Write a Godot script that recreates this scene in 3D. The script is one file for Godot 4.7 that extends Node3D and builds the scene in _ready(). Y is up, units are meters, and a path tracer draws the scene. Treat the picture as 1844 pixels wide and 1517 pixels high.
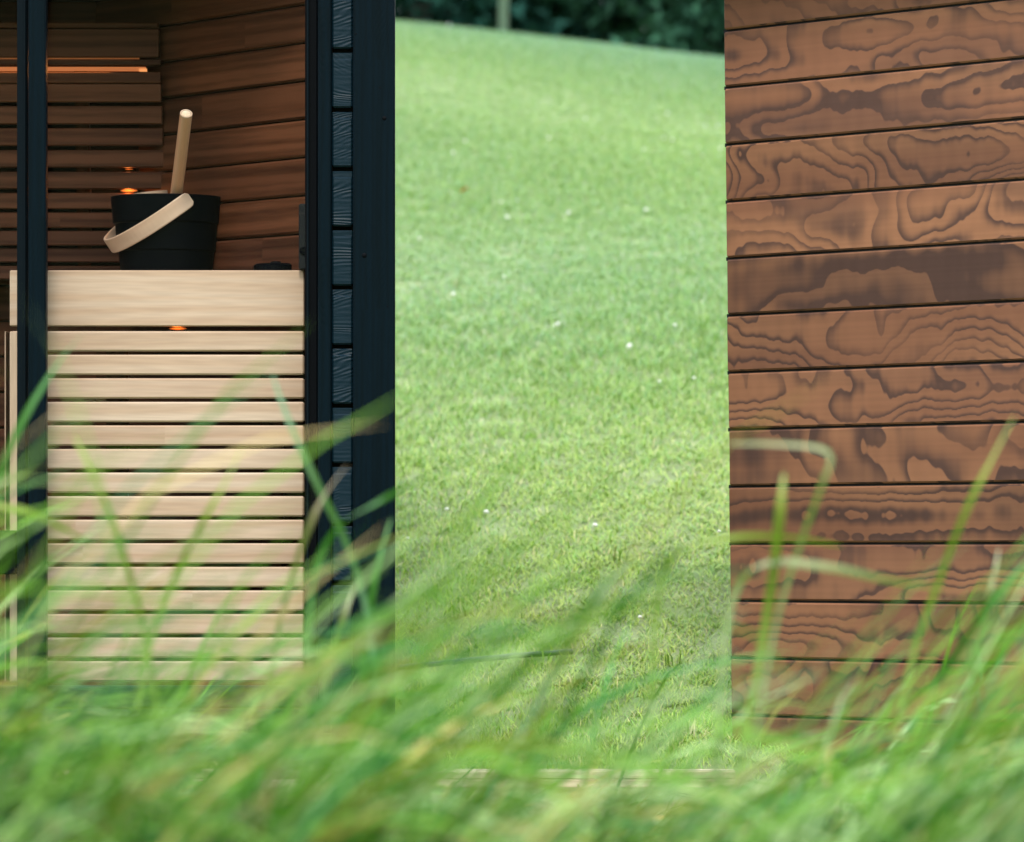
extends Node3D
# A black-painted garden sauna (left), a thermo-wood cabin (right) and a lawn bank between them, seen over tall grass.
# The eye stands at (0, EYE, 0) and looks along -z. FOCAL is the focal length in pixels of an 1844 x 1517 picture.

const EYE := 0.72
const FOCAL := 6750.0
const HORIZON := 850.0

var rng := RandomNumberGenerator.new()
var noise_a := FastNoiseLite.new()
var noise_b := FastNoiseLite.new()
var used := {}
var M := {}


# ---------------------------------------------------------------- helpers

func P(px: float, py: float, d: float) -> Vector3:
	return Vector3((px - 922.0) / FOCAL * d, EYE + (HORIZON - py) / FOCAL * d, -d)


func numbered(called: String) -> String:
	if not used.has(called):
		used[called] = 0
		return called
	used[called] += 1
	return "%s_%03d" % [called, used[called]]


func tag(o: Node3D, label: String, category: String, group := "", kind := "") -> Node3D:
	if label:
		o.set_meta("label", label)
	if category:
		o.set_meta("category", category)
	if group:
		o.set_meta("group", group)
	if kind:
		o.set_meta("kind", kind)
	return o


func thing(called: String, at: Vector3, label: String, category: String, group := "") -> Node3D:
	var o := Node3D.new()
	o.name = numbered(called)
	add_child(o)
	o.position = at
	tag(o, label, category, group)
	return o


# a mesh as a part of a thing, placed in world coordinates
func part(called: String, mesh: Mesh, m: Material, parent: Node3D, where := Transform3D()) -> MeshInstance3D:
	var o := MeshInstance3D.new()
	if parent == self:
		o.name = numbered(called)
	else:
		var n := 0
		var base := called
		while parent.has_node(NodePath(called)):
			n += 1
			called = "%s_%03d" % [base, n]
		o.name = called
	o.mesh = mesh
	o.material_override = null
	for i in mesh.get_surface_count():
		o.set_surface_override_material(i, m)
	parent.add_child(o)
	o.transform = world_of(parent).affine_inverse() * where
	return o


func world_of(o: Node) -> Transform3D:
	var t := Transform3D()
	while o is Node3D and o != self:
		t = (o as Node3D).transform * t
		o = o.get_parent()
	return t


func lin(r: float, g: float, b: float) -> Color:
	return Color(r, g, b).linear_to_srgb()


func mat(c: Color, rough := 0.7, spec := 0.5) -> StandardMaterial3D:
	var m := StandardMaterial3D.new()
	m.albedo_color = c
	m.roughness = rough
	m.metallic_specular = spec
	return m


func tri(st: SurfaceTool, a: Vector3, b: Vector3, c: Vector3, ua: Vector2, ub: Vector2, uc: Vector2, out: Vector3) -> void:
	var n := (b - a).cross(c - a)
	if n.length_squared() < 1e-18:
		return
	n = n.normalized()
	if n.dot(out) > 0.0:
		var t := b
		b = c
		c = t
		var tu := ub
		ub = uc
		uc = tu
	else:
		n = -n
	for k in 3:
		st.set_normal(n)
		st.set_uv([ua, ub, uc][k])
		st.add_vertex([a, b, c][k])


# a box with chamfered edges. UV: u along the longest axis in metres * scale, v across, shifted by off
func add_box(st: SurfaceTool, size: Vector3, bevel: float, t := Transform3D(), uvs := Vector2(1, 1), off := Vector2.ZERO, grain := -1) -> void:
	var h := size * 0.5
	var b: float = minf(bevel, minf(h.x, minf(h.y, h.z)) * 0.6)
	var g := 0
	if size.y >= size.x and size.y >= size.z:
		g = 1
	elif size.z > size.x:
		g = 2
	if grain >= 0:
		g = grain
	var pts := {}
	for sx in [-1, 1]:
		for sy in [-1, 1]:
			for sz in [-1, 1]:
				var s := Vector3(sx, sy, sz)
				for ax in 3:
					var p := Vector3(s.x * (h.x - b), s.y * (h.y - b), s.z * (h.z - b))
					p[ax] = s[ax] * h[ax]
					pts[[sx, sy, sz, ax]] = p
	var uv_of := func(p: Vector3, face: int) -> Vector2:
		var w := 3 - face - g if face != g else (g + 1) % 3
		var u: float = p[g] if face != g else p[(g + 2) % 3]
		var v: float = p[w]
		return Vector2((u + h[g]) * uvs.x, (h[w] - v + (0.37 if face == w else 0.0)) * uvs.y) + off
	var quad := func(ks: Array, out: Vector3, face: int) -> void:
		var q := []
		var u := []
		for k in ks:
			q.append(t * (pts[k] as Vector3))
			u.append(uv_of.call(pts[k], face))
		var o := t.basis * out
		tri(st, q[0], q[1], q[2], u[0], u[1], u[2], o)
		tri(st, q[0], q[2], q[3], u[0], u[2], u[3], o)
	for ax in 3:
		var a1 := (ax + 1) % 3
		var a2 := (ax + 2) % 3
		for s in [-1, 1]:
			var ks := []
			for c in [[-1, -1], [1, -1], [1, 1], [-1, 1]]:
				var k := [0, 0, 0, ax]
				k[ax] = s
				k[a1] = c[0]
				k[a2] = c[1]
				ks.append(k)
			var out := Vector3.ZERO
			out[ax] = s
			quad.call(ks, out, ax)
			if b > 0.0:
				for s1 in [-1, 1]:
					var e := []
					for c in [[ax, -1], [ax, 1], [a1, 1], [a1, -1]]:
						var k := [0, 0, 0, c[0]]
						k[ax] = s
						k[a1] = s1
						k[a2] = c[1]
						e.append(k)
					var eo := Vector3.ZERO
					eo[ax] = s
					eo[a1] = s1
					quad.call(e, eo, ax)
	if b > 0.0:
		for sx in [-1, 1]:
			for sy in [-1, 1]:
				for sz in [-1, 1]:
					var u := Vector2(0.01, 0.01) + off
					tri(st, t * (pts[[sx, sy, sz, 0]] as Vector3), t * (pts[[sx, sy, sz, 1]] as Vector3), t * (pts[[sx, sy, sz, 2]] as Vector3), u, u, u, t.basis * Vector3(sx, sy, sz))


func box_mesh(size: Vector3, bevel := 0.002, uvs := Vector2(1, 1), off := Vector2.ZERO) -> ArrayMesh:
	var st := SurfaceTool.new()
	st.begin(Mesh.PRIMITIVE_TRIANGLES)
	add_box(st, size, bevel, Transform3D(), uvs, off)
	return st.commit()


# a board given by two opposite corners in the world (axis-aligned)
func board(called: String, lo: Vector3, hi: Vector3, m: Material, parent: Node3D, bevel := 0.002) -> MeshInstance3D:
	var a := Vector3(minf(lo.x, hi.x), minf(lo.y, hi.y), minf(lo.z, hi.z))
	var b := Vector3(maxf(lo.x, hi.x), maxf(lo.y, hi.y), maxf(lo.z, hi.z))
	var off := Vector2(rng.randf(), rng.randf())
	return part(called, box_mesh(b - a, bevel, Vector2(1, 1), off), m, parent, Transform3D(Basis(), (a + b) * 0.5))


# pixel rectangle on a plane at distance d, thick metres deep behind it
func slab(called: String, x0: float, y0: float, x1: float, y1: float, d: float, thick: float, m: Material, parent: Node3D, bevel := 0.002) -> MeshInstance3D:
	var a := P(x0, y0, d)
	var b := P(x1, y1, d)
	b.z -= thick
	return board(called, a, b, m, parent, bevel)


func lathe(profile: Array, sides := 48) -> ArrayMesh:   # [radius, height] pairs
	var st := SurfaceTool.new()
	st.begin(Mesh.PRIMITIVE_TRIANGLES)
	for i in profile.size() - 1:
		st.set_smooth_group(i if absf(profile[i][0] - profile[i + 1][0]) > absf(profile[i][1] - profile[i + 1][1]) * 0.6 else 100 + i)
		for k in sides:
			var q := []
			for c in [[i, k], [i, k + 1], [i + 1, k + 1], [i + 1, k]]:
				var a: float = TAU * c[1] / sides
				q.append(Vector3(cos(a) * profile[c[0]][0], profile[c[0]][1], sin(a) * profile[c[0]][0]))
			for n in [0, 1, 2, 0, 2, 3]:
				st.set_uv(Vector2(float(k) / sides, float(i)))
				st.add_vertex(q[n])
	st.generate_normals()
	return st.commit()


# sweep of a rounded rectangle (w along side[i], t along the other) through points
func sweep(points: Array, sides: Array, w: float, t: float) -> ArrayMesh:
	var st := SurfaceTool.new()
	st.begin(Mesh.PRIMITIVE_TRIANGLES)
	var n := points.size()
	var ring := []
	for i in n:
		var f: Vector3 = (points[mini(i + 1, n - 1)] - points[maxi(i - 1, 0)]).normalized()
		var s: Vector3 = (sides[i] - f * f.dot(sides[i])).normalized()
		var u := f.cross(s).normalized()
		var r := []
		var wi := w * (0.62 if i == 0 or i == n - 1 else 0.93 if i == 1 or i == n - 2 else 1.0)
		for c in [[-0.5, -0.3], [-0.44, -0.5], [0.44, -0.5], [0.5, -0.3], [0.5, 0.3], [0.44, 0.5], [-0.44, 0.5], [-0.5, 0.3]]:
			r.append(points[i] + s * (c[0] * wi) + u * (c[1] * t))
		ring.append(r)
	var along := 0.0
	for i in n - 1:
		var step: float = (points[i + 1] - points[i]).length()
		var mid: Vector3 = (points[i] + points[i + 1]) * 0.5
		for k in 8:
			var k2 := (k + 1) % 8
			var a: Vector3 = ring[i][k]
			var b: Vector3 = ring[i][k2]
			var c: Vector3 = ring[i + 1][k2]
			var d: Vector3 = ring[i + 1][k]
			var out := (a + b + c + d) * 0.25 - mid
			tri(st, a, b, c, Vector2(along, k * 0.01), Vector2(along, k * 0.01 + 0.01), Vector2(along + step, k * 0.01 + 0.01), out)
			tri(st, a, c, d, Vector2(along, k * 0.01), Vector2(along + step, k * 0.01 + 0.01), Vector2(along + step, k * 0.01), out)
		along += step
	for e in [0, n - 1]:
		var out: Vector3 = points[e] - points[1 if e == 0 else n - 2]
		for k in range(1, 7):
			tri(st, ring[e][0], ring[e][k], ring[e][k + 1], Vector2.ZERO, Vector2(0.01, 0), Vector2(0, 0.01), out)
	return st.commit()


func smooth_tube(points: Array, radius: float, sides := 14, flat_end := true) -> ArrayMesh:
	var st := SurfaceTool.new()
	st.begin(Mesh.PRIMITIVE_TRIANGLES)
	var n := points.size()
	var ring := []
	for i in n:
		var f: Vector3 = (points[mini(i + 1, n - 1)] - points[maxi(i - 1, 0)]).normalized()
		var s := f.cross(Vector3(0.3, 0.9, 0.2)).normalized()
		var u := s.cross(f).normalized()
		var r := []
		for k in sides:
			r.append([points[i], s * cos(TAU * k / sides) + u * sin(TAU * k / sides)])
		ring.append(r)
	for i in n - 1:
		for k in sides:
			var k2 := (k + 1) % sides
			var q := [ring[i][k], ring[i][k2], ring[i + 1][k2], ring[i + 1][k]]
			for j in [0, 1, 2, 0, 2, 3]:
				st.set_normal(q[j][1])
				st.set_uv(Vector2(i * 0.05, float(k) / sides * 0.1))
				st.add_vertex(q[j][0] + q[j][1] * radius)
	if flat_end:
		for e in [0, n - 1]:
			var out: Vector3 = (points[e] - points[1 if e == 0 else n - 2]).normalized()
			for k in sides:
				var a: Vector3 = ring[e][k][0] + ring[e][k][1] * radius
				var b: Vector3 = ring[e][(k + 1) % sides][0] + ring[e][(k + 1) % sides][1] * radius
				tri(st, points[e], a, b, Vector2.ZERO, Vector2(0.01, 0), Vector2(0, 0.01), out)
	return st.commit()


# ---------------------------------------------------------------- computed textures

func tex(im: Image) -> ImageTexture:
	return ImageTexture.create_from_image(im)


# pale grey wood grain; one texture 1 m long and 0.5 m high that repeats
func grain_image(w: int, h: int, contrast: float, fine: float) -> Image:
	var data := PackedByteArray()
	data.resize(w * h * 3)
	var at := 0
	for y in h:
		var fy := float(y) / h * 0.5
		var edge := minf(1.0, minf(float(y), float(h - y)) / 6.0)
		for x in w:
			var fx := float(x) / w
			var warp := noise_a.get_noise_2d(fx * 90.0, fy * 700.0)
			var ring := noise_b.get_noise_2d(fx * 55.0, fy * 9000.0 + warp * 40.0)
			var thread := noise_b.get_noise_2d(fx * 900.0 + 900.0, fy * 30000.0)
			var v := 0.90 + warp * 0.035 * contrast + ring * 0.085 * contrast * edge + thread * fine
			data[at] = int(clampf(v * 255.0, 0, 255))
			data[at + 1] = int(clampf((v - 0.012 + ring * 0.02) * 255.0, 0, 255))
			data[at + 2] = int(clampf((v - 0.03 + ring * 0.04) * 255.0, 0, 255))
			at += 3
	return Image.create_from_data(w, h, false, Image.FORMAT_RGB8, data)


# strongly figured heat-treated wood: one strip of the atlas for every plank
func figure_atlas(w: int, strip: int, count: int) -> Image:
	var data := PackedByteArray()
	data.resize(w * strip * count * 3)
	var light := Vector3(0.202, 0.091, 0.048)
	var light_b := Vector3(0.158, 0.068, 0.038)
	var dark := Vector3(0.056, 0.030, 0.024)
	var at := 0
	for i in count:
		var k: float = [2.2, 2.2, 2.0, 3.1, 2.3, 1.3, 2.8, 2.6, 1.6, 2.0, 2.4, 2.3, 2.3, 2.3][i % 14]
		var sx: float = [260.0, 215.0, 200.0, 280.0, 430.0, 150.0, 300.0, 240.0, 300.0, 130.0, 160.0, 230.0, 230.0, 230.0][i % 14]
		var sy: float = [780.0, 860.0, 800.0, 720.0, 560.0, 640.0, 620.0, 760.0, 600.0, 860.0, 800.0, 760.0, 760.0, 760.0][i % 14]
		var soft: float = [0.6, 0.6, 0.9, 0.5, 0.8, 1.0, 0.35, 0.4, 0.9, 0.7, 0.5, 0.6, 0.5, 0.5][i % 14]
		var wide: float = [0.36, 0.38, 0.22, 0.44, 0.26, 0.12, 0.46, 0.40, 0.18, 0.30, 0.36, 0.36, 0.36, 0.36][i % 14]
		var tilt: float = [0.3, 0.2, 0.0, 0.4, 0.1, 0.3, 0.7, 0.6, 0.3, 1.2, 0.9, 0.8, 0.4, 0.4][i % 14]
		var tone: float = [1.08, 1.18, 1.14, 0.90, 1.10, 0.84, 0.94, 1.02, 0.94, 0.82, 1.02, 0.92, 0.9, 0.9][i % 14]
		var ox := 311.0 * i + 40.0
		for y in strip:
			var fy := (float(y) / strip) * 0.115
			for x in w:
				var fx := float(x) / w * 1.5
				var jag := noise_b.get_noise_2d(fx * 2000.0 + ox, fy * 160.0 + ox)
				var wob := noise_b.get_noise_2d(fx * 700.0 - ox, fy * 900.0)
				var f := noise_a.get_noise_2d(fx * sx * 0.85 + ox + wob * 7.0, fy * sy * 0.85 - ox) + tilt * fy * 8.0 + jag * 0.055 + noise_a.get_noise_2d(fx * 5200.0 + ox, fy * 420.0) * 0.03 + wob * 0.07
				var ring := fposmod(f * k, 1.0)
				var line := smoothstep(wide, 0.95, ring) * (1.0 - smoothstep(0.935, 1.0, ring))
				line *= 0.65 + 0.35 * line
				var big := smoothstep(0.05, 0.40, noise_a.get_noise_2d(fx * sx * 0.45 + 5000.0 + ox, fy * 500.0 + ox) + jag * 0.05)
				line *= clampf(0.84 + noise_a.get_noise_2d(fx * 150.0 + 900.0 + ox, fy * 900.0) * 0.60, 0.42, 1.0)
				var amount := clampf(line * 1.0 + big * 0.45 * soft, 0.0, 0.95)
				var curl := noise_b.get_noise_2d(fx * 2600.0 + ox, fy * 330.0) * 0.04 + noise_b.get_noise_2d(fx * 45.0 - ox, fy * 9000.0) * 0.045
				var base := light.lerp(light_b, clampf(0.5 + noise_a.get_noise_2d(fx * 60.0 + ox, fy * 500.0 + 77.0) * 1.6, 0, 1))
				var c := base.lerp(dark, amount) * ((1.0 + curl) * tone)
				data[at] = int(clampf(pow(c.x, 1.0 / 2.2) * 255.0, 0, 255))
				data[at + 1] = int(clampf(pow(c.y, 1.0 / 2.2) * 255.0, 0, 255))
				data[at + 2] = int(clampf(pow(c.z, 1.0 / 2.2) * 255.0, 0, 255))
				at += 3
	return Image.create_from_data(w, strip * count, false, Image.FORMAT_RGB8, data)


# relief of brushed, painted softwood: raised late wood as long fine ridges
func brushed_image(w: int, h: int) -> Image:
	var data := PackedByteArray()
	data.resize(w * h)
	var at := 0
	for y in h:
		var fy := float(y) / h * 0.5
		for x in w:
			var fx := float(x) / w * 0.5
			var bend := noise_a.get_noise_2d(fx * 500.0, fy * 420.0) * 26.0
			var wave := sin(fy * 900.0 + bend + noise_b.get_noise_2d(3.0, fy * 4000.0) * 3.0)
			var amp := clampf(0.35 + noise_a.get_noise_2d(fx * 60.0 + 40.0, fy * 1400.0) * 1.5, 0.05, 1.0)
			var v := 0.5 + wave * 0.33 * amp + noise_b.get_noise_2d(fx * 900.0, fy * 9000.0) * 0.16
			data[at] = int(clampf(v * 255.0, 0, 255))
			at += 1
	return Image.create_from_data(w, h, false, Image.FORMAT_L8, data)


func make_materials() -> void:
	var grain := tex(grain_image(900, 450, 0.42, 0.03))
	var strong := tex(grain_image(700, 350, 2.2, 0.06))
	var brushed := tex(brushed_image(640, 640))
	for row in [["aspen", lin(0.455, 0.326, 0.236), 0.6], ["aspen_b", lin(0.425, 0.296, 0.212), 0.6], ["aspen_c", lin(0.47, 0.344, 0.254), 0.6], ["birch", lin(0.51, 0.36, 0.26), 0.5], ["alder", lin(0.54, 0.30, 0.185), 0.5]]:
		M[row[0]] = mat(row[1], row[2])
		M[row[0]].albedo_texture = grain
	for row in [["side", lin(0.066, 0.023, 0.0105), 0.55], ["side_b", lin(0.053, 0.019, 0.0095), 0.55], ["side_c", lin(0.082, 0.029, 0.013), 0.55], ["thermo", lin(0.084, 0.029, 0.013), 0.65], ["thermo_b", lin(0.066, 0.024, 0.012), 0.65], ["thermo_c", lin(0.092, 0.033, 0.015), 0.65], ["larch", lin(0.56, 0.46, 0.34), 0.8]]:
		M[row[0]] = mat(row[1], row[2])
		M[row[0]].albedo_texture = strong
	for n in ["thermo", "thermo_b", "thermo_c", "side", "side_b", "side_c"]:
		M[n].metallic_specular = 0.25
	M.paint = mat(lin(0.0022, 0.0050, 0.0074), 0.5, 0.15)
	M.paint_smooth = mat(lin(0.0012, 0.0056, 0.0094), 0.46, 0.15)
	M.paint_smooth.heightmap_enabled = true
	M.paint_smooth.heightmap_texture = brushed
	M.paint_smooth.heightmap_scale = 0.03
	M.paint_smooth.albedo_texture = grain
	M.clad = mat(lin(0.0020, 0.0105, 0.0175), 0.45, 0.26)
	M.clad.heightmap_enabled = true
	M.clad.heightmap_texture = brushed
	M.clad.heightmap_scale = 0.13
	for m in [M.paint_smooth, M.clad]:
		m.uv1_scale = Vector3(2, 2, 2)
	M.black = mat(lin(0.0015, 0.002, 0.003), 0.6, 0.15)
	M.felt = mat(lin(0.006, 0.005, 0.005), 0.9)
	M.rubber = mat(lin(0.004, 0.005, 0.006), 0.45, 0.3)
	M.bucket = mat(lin(0.0008, 0.0013, 0.0024), 0.42, 0.14)
	M.figure = mat(Color.WHITE, 0.6, 0.12)
	M.figure.albedo_texture = tex(figure_atlas(820, 66, 14))
	M.glass = StandardMaterial3D.new()
	M.glass.transparency = BaseMaterial3D.TRANSPARENCY_ALPHA
	M.glass.albedo_color = Color(0.02, 0.03, 0.03, 0.004)
	M.glass.roughness = 0.0
	M.glass.metallic_specular = 0.17
	M.led = mat(lin(0.3, 0.16, 0.08), 0.8, 0.1)
	M.led.emission_enabled = true
	M.led.emission = lin(1.0, 0.22, 0.05)
	M.led.emission_energy_multiplier = 0.105
	M.led_end = mat(lin(0.3, 0.16, 0.08), 0.8, 0.1)
	M.led_end.emission_enabled = true
	M.led_end.emission = lin(1.0, 0.36, 0.11)
	M.led_end.emission_energy_multiplier = 0.24
	M.bulb = mat(lin(0.3, 0.16, 0.08), 0.8, 0.1)
	M.bulb.emission_enabled = true
	M.bulb.emission = lin(1.0, 0.30, 0.08)
	M.bulb.emission_energy_multiplier = 0.06
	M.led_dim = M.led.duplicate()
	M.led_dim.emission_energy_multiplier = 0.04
	M.bulb_dim = M.bulb.duplicate()
	M.bulb_dim.emission_energy_multiplier = 0.009
	M.blade = mat(Color.WHITE, 0.5, 0.33)
	M.blade.vertex_color_use_as_albedo = true
	M.blade.backlight_enabled = true
	M.blade.backlight = Color(0.62, 0.75, 0.3)
	M.leaf = mat(Color.WHITE, 0.8, 0.15)
	M.leaf.vertex_color_use_as_albedo = true
	M.leaf.backlight_enabled = true
	M.leaf.backlight = Color(0.3, 0.4, 0.15)
	M.bark = mat(lin(0.07, 0.06, 0.05), 0.9)
	M.pale_bark = mat(lin(0.055, 0.095, 0.055), 0.9)
	M.soil = StandardMaterial3D.new()
	M.soil.roughness = 0.95
	var nt := NoiseTexture2D.new()
	nt.width = 512
	nt.height = 512
	nt.seamless = true
	nt.noise = FastNoiseLite.new()
	nt.noise.seed = 5
	nt.noise.frequency = 0.02
	nt.noise.fractal_octaves = 6
	nt.noise.fractal_gain = 0.7
	var ramp := Gradient.new()
	ramp.set_color(0, lin(0.085, 0.105, 0.040))
	ramp.set_color(1, lin(0.205, 0.255, 0.105))
	nt.color_ramp = ramp
	M.soil.albedo_texture = nt
	M.soil.uv1_triplanar = true
	M.soil.uv1_world_triplanar = true
	M.soil.uv1_scale = Vector3(0.55, 0.55, 0.55)


# ---------------------------------------------------------------- terrain

# [distance, height] along the line of sight: bank near the eye, level ground at the cabins, lawn bank rising behind
var profile := [[-85.0, 26.0], [-40.0, 11.5], [-24.0, 5.6], [-9.0, 0.6], [0.0, 0.30], [2.6, 0.27], [5.0, 0.08], [6.4, 0.0], [7.45, 0.10]]

func make_profile() -> void:
	for row in [[1200.0, 8.35], [1000.0, 9.15], [850.0, 10.0], [700.0, 11.0], [550.0, 12.1], [400.0, 13.7], [300.0, 15.2], [200.0, 17.4], [118.0, 20.2], [88.0, 23.5]]:
		profile.append([row[1], EYE + (HORIZON - row[0]) / FOCAL * row[1]])
	profile.append([27.0, 3.45])
	profile.append([40.0, 3.6])
	profile.append([200.0, 6.0])


func ground_at(x: float, d: float) -> float:
	var h: float = profile[-1][1]
	if d <= profile[0][0]:
		h = profile[0][1]
	else:
		for i in profile.size() - 1:
			if d < profile[i + 1][0]:
				var p0: Array = profile[maxi(i - 1, 0)]
				var p1: Array = profile[i]
				var p2: Array = profile[i + 1]
				var p3: Array = profile[mini(i + 2, profile.size() - 1)]
				var t: float = (d - p1[0]) / (p2[0] - p1[0])
				var span: float = p2[0] - p1[0]
				var m1: float = (p2[1] - p0[1]) / maxf(p2[0] - p0[0], 0.01) * span
				var m2: float = (p3[1] - p1[1]) / maxf(p3[0] - p1[0], 0.01) * span
				var t2 := t * t
				var t3 := t2 * t
				h = (2 * t3 - 3 * t2 + 1) * p1[1] + (t3 - 2 * t2 + t) * m1 + (-2 * t3 + 3 * t2) * p2[1] + (t3 - t2) * m2
				break
	var far := smoothstep(12.0, 24.0, d)
	h -= far * 0.105 * clampf(x - 0.35, -9.0, 9.0)
	h += noise_a.get_noise_2d(x * 9.0, d * 9.0) * 0.05 * smoothstep(8.5, 14.0, d)
	return h


func normal_at(x: float, d: float) -> Vector3:
	var e := 0.1
	return Vector3(ground_at(x - e, d) - ground_at(x + e, d), 2 * e, -(ground_at(x, d - e) - ground_at(x, d + e))).normalized()


func make_ground() -> void:
	var xs := []
	var ds := []
	var v := -90.0
	while v <= 90.0:
		xs.append(v)
		v += 0.5 if absf(v) < 6.0 else 6.0
	v = -90.0
	while v <= 190.0:
		ds.append(v)
		v += 0.25 if v > -1.0 and v < 28.0 else 3.0
	var st := SurfaceTool.new()
	st.begin(Mesh.PRIMITIVE_TRIANGLES)
	for d in ds:
		for x in xs:
			st.set_normal(normal_at(x, d))
			st.add_vertex(Vector3(x, ground_at(x, d), -d))
	var nx := xs.size()
	for j in ds.size() - 1:
		for i in nx - 1:
			var a := j * nx + i
			for k in [a, a + nx, a + 1, a + 1, a + nx, a + nx + 1]:
				st.add_index(k)
	var o := part("ground", st.commit(), M.soil, self)
	tag(o, "green garden ground rising into a grassy bank behind the cabins", "ground", "", "structure")


# ---------------------------------------------------------------- grass

# one blade as a bent ribbon with a fold: points from root to tip
func ribbon(st: SurfaceTool, pts: Array, width: float, side: Vector3, c0: Color, c1: Color, tip := 0.55, twist := 0.0) -> void:
	var n := pts.size()
	var prev := []
	for i in n:
		var t := float(i) / (n - 1)
		var f: Vector3 = (pts[mini(i + 1, n - 1)] - pts[maxi(i - 1, 0)]).normalized()
		var s := (side - f * f.dot(side)).normalized()
		if twist != 0.0:
			s = s.rotated(f, twist * t)
		var nor := s.cross(f).normalized()
		var w := width * 0.5 * (0.7 + 0.3 * minf(1.0, t * 4.0)) * (1.0 if t < tip else sqrt(maxf(0.0, 1.0 - pow((t - tip) / (1.0 - tip), 1.6))))
		var c := c0.lerp(c1, t)
		var row := [[pts[i] - s * w, (nor + s * 0.45).normalized(), c], [pts[i] + s * w, (nor - s * 0.45).normalized(), c]]
		if i > 0:
			for q in [prev[0], row[0], row[1], prev[0], row[1], prev[1]]:
				st.set_normal(q[1])
				st.set_color(q[2])
				st.add_vertex(q[0])
		prev = row


func blade_color(kind: float) -> Array:
	var j := rng.randf_range(0.56, 1.38)
	if kind < 0.50:
		return [Color(0.050, 0.130, 0.014) * j, Color(0.140, 0.280, 0.030) * j]
	if kind < 0.70:
		return [Color(0.020, 0.090, 0.015) * j, Color(0.042, 0.165, 0.036) * j]
	if kind < 0.91:
		return [Color(0.140, 0.235, 0.065) * j, Color(0.340, 0.450, 0.210) * j]
	return [Color(0.180, 0.190, 0.045) * j, Color(0.480, 0.350, 0.140) * j]


func make_tall_grass() -> void:
	var st := SurfaceTool.new()
	st.begin(Mesh.PRIMITIVE_TRIANGLES)
	rng.seed = 77
	var tussocks := []
	for i in 520:
		var td := 3.0 + 3.4 * rng.randf()
		tussocks.append(Vector3(rng.randf_range(-0.30 * td - 0.5, 0.30 * td + 0.4), rng.randf_range(0.75, 1.2), td))
	for i in 13500:
		var tussock: Vector3 = tussocks[rng.randi() % tussocks.size()]
		var d := tussock.z + rng.randfn(0.0, 0.06)
		var x := tussock.x + rng.randfn(0.0, 0.06)
		if d > 5.2 and rng.randf() < 0.55:
			continue
		var g := ground_at(x, d) - 0.01
		var clump := noise_a.get_noise_2d(x * 55.0, d * 55.0)
		# how high the blades stand: lower between the cabins and the eye, higher to the sides
		var u := x / d
		var middle := smoothstep(-0.075, -0.03, u) * (1.0 - smoothstep(0.045, 0.075, u))
		var tall := 0.235 - 0.045 * middle + 0.05 * clump + rng.randfn(0.0, 0.04)
		if rng.randf() < 0.42 - 0.20 * middle:
			tall += rng.randf_range(0.05, 0.17 + 0.04 * smoothstep(0.045, 0.09, u))
		tall *= tussock.y
		if d < 3.1:
			tall = minf(tall, 0.38)
		tall = clampf(tall, 0.12, 0.58) * (1.0 if d < 5.0 else 0.75)
		var length := tall * rng.randf_range(1.25, 1.7)
		var head := rng.randfn(0.1, 0.6)   # wind to the right
		var lean := Vector3(cos(head), 0, sin(head))
		var bend := rng.randf_range(0.5, 2.2)
		var a := rng.randf_range(0.1, 0.6)
		var pts := []
		var p := Vector3(x, g, -d)
		var n := 7
		pts.append(p)
		for k in n:
			var t := float(k + 1) / n
			var ang := a + bend * pow(t, 1.5) + 0.16 * sin(t * 7.0 + i)
			p += (Vector3.UP * cos(ang) + lean * sin(ang)) * (length / n)
			pts.append(p)
		var cs := blade_color(rng.randf())
		var turn := head + PI / 2 + rng.randf_range(-0.9, 0.9)
		ribbon(st, pts, rng.randf_range(0.0034, 0.0076), Vector3(cos(turn), 0, sin(turn)), cs[0], cs[1], 0.55, rng.randfn(0.0, 1.1))
	var o := part("tall_grass", st.commit(), M.blade, self)
	tag(o, "tall windblown green grass in front of the cabins", "grass", "", "stuff")


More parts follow.
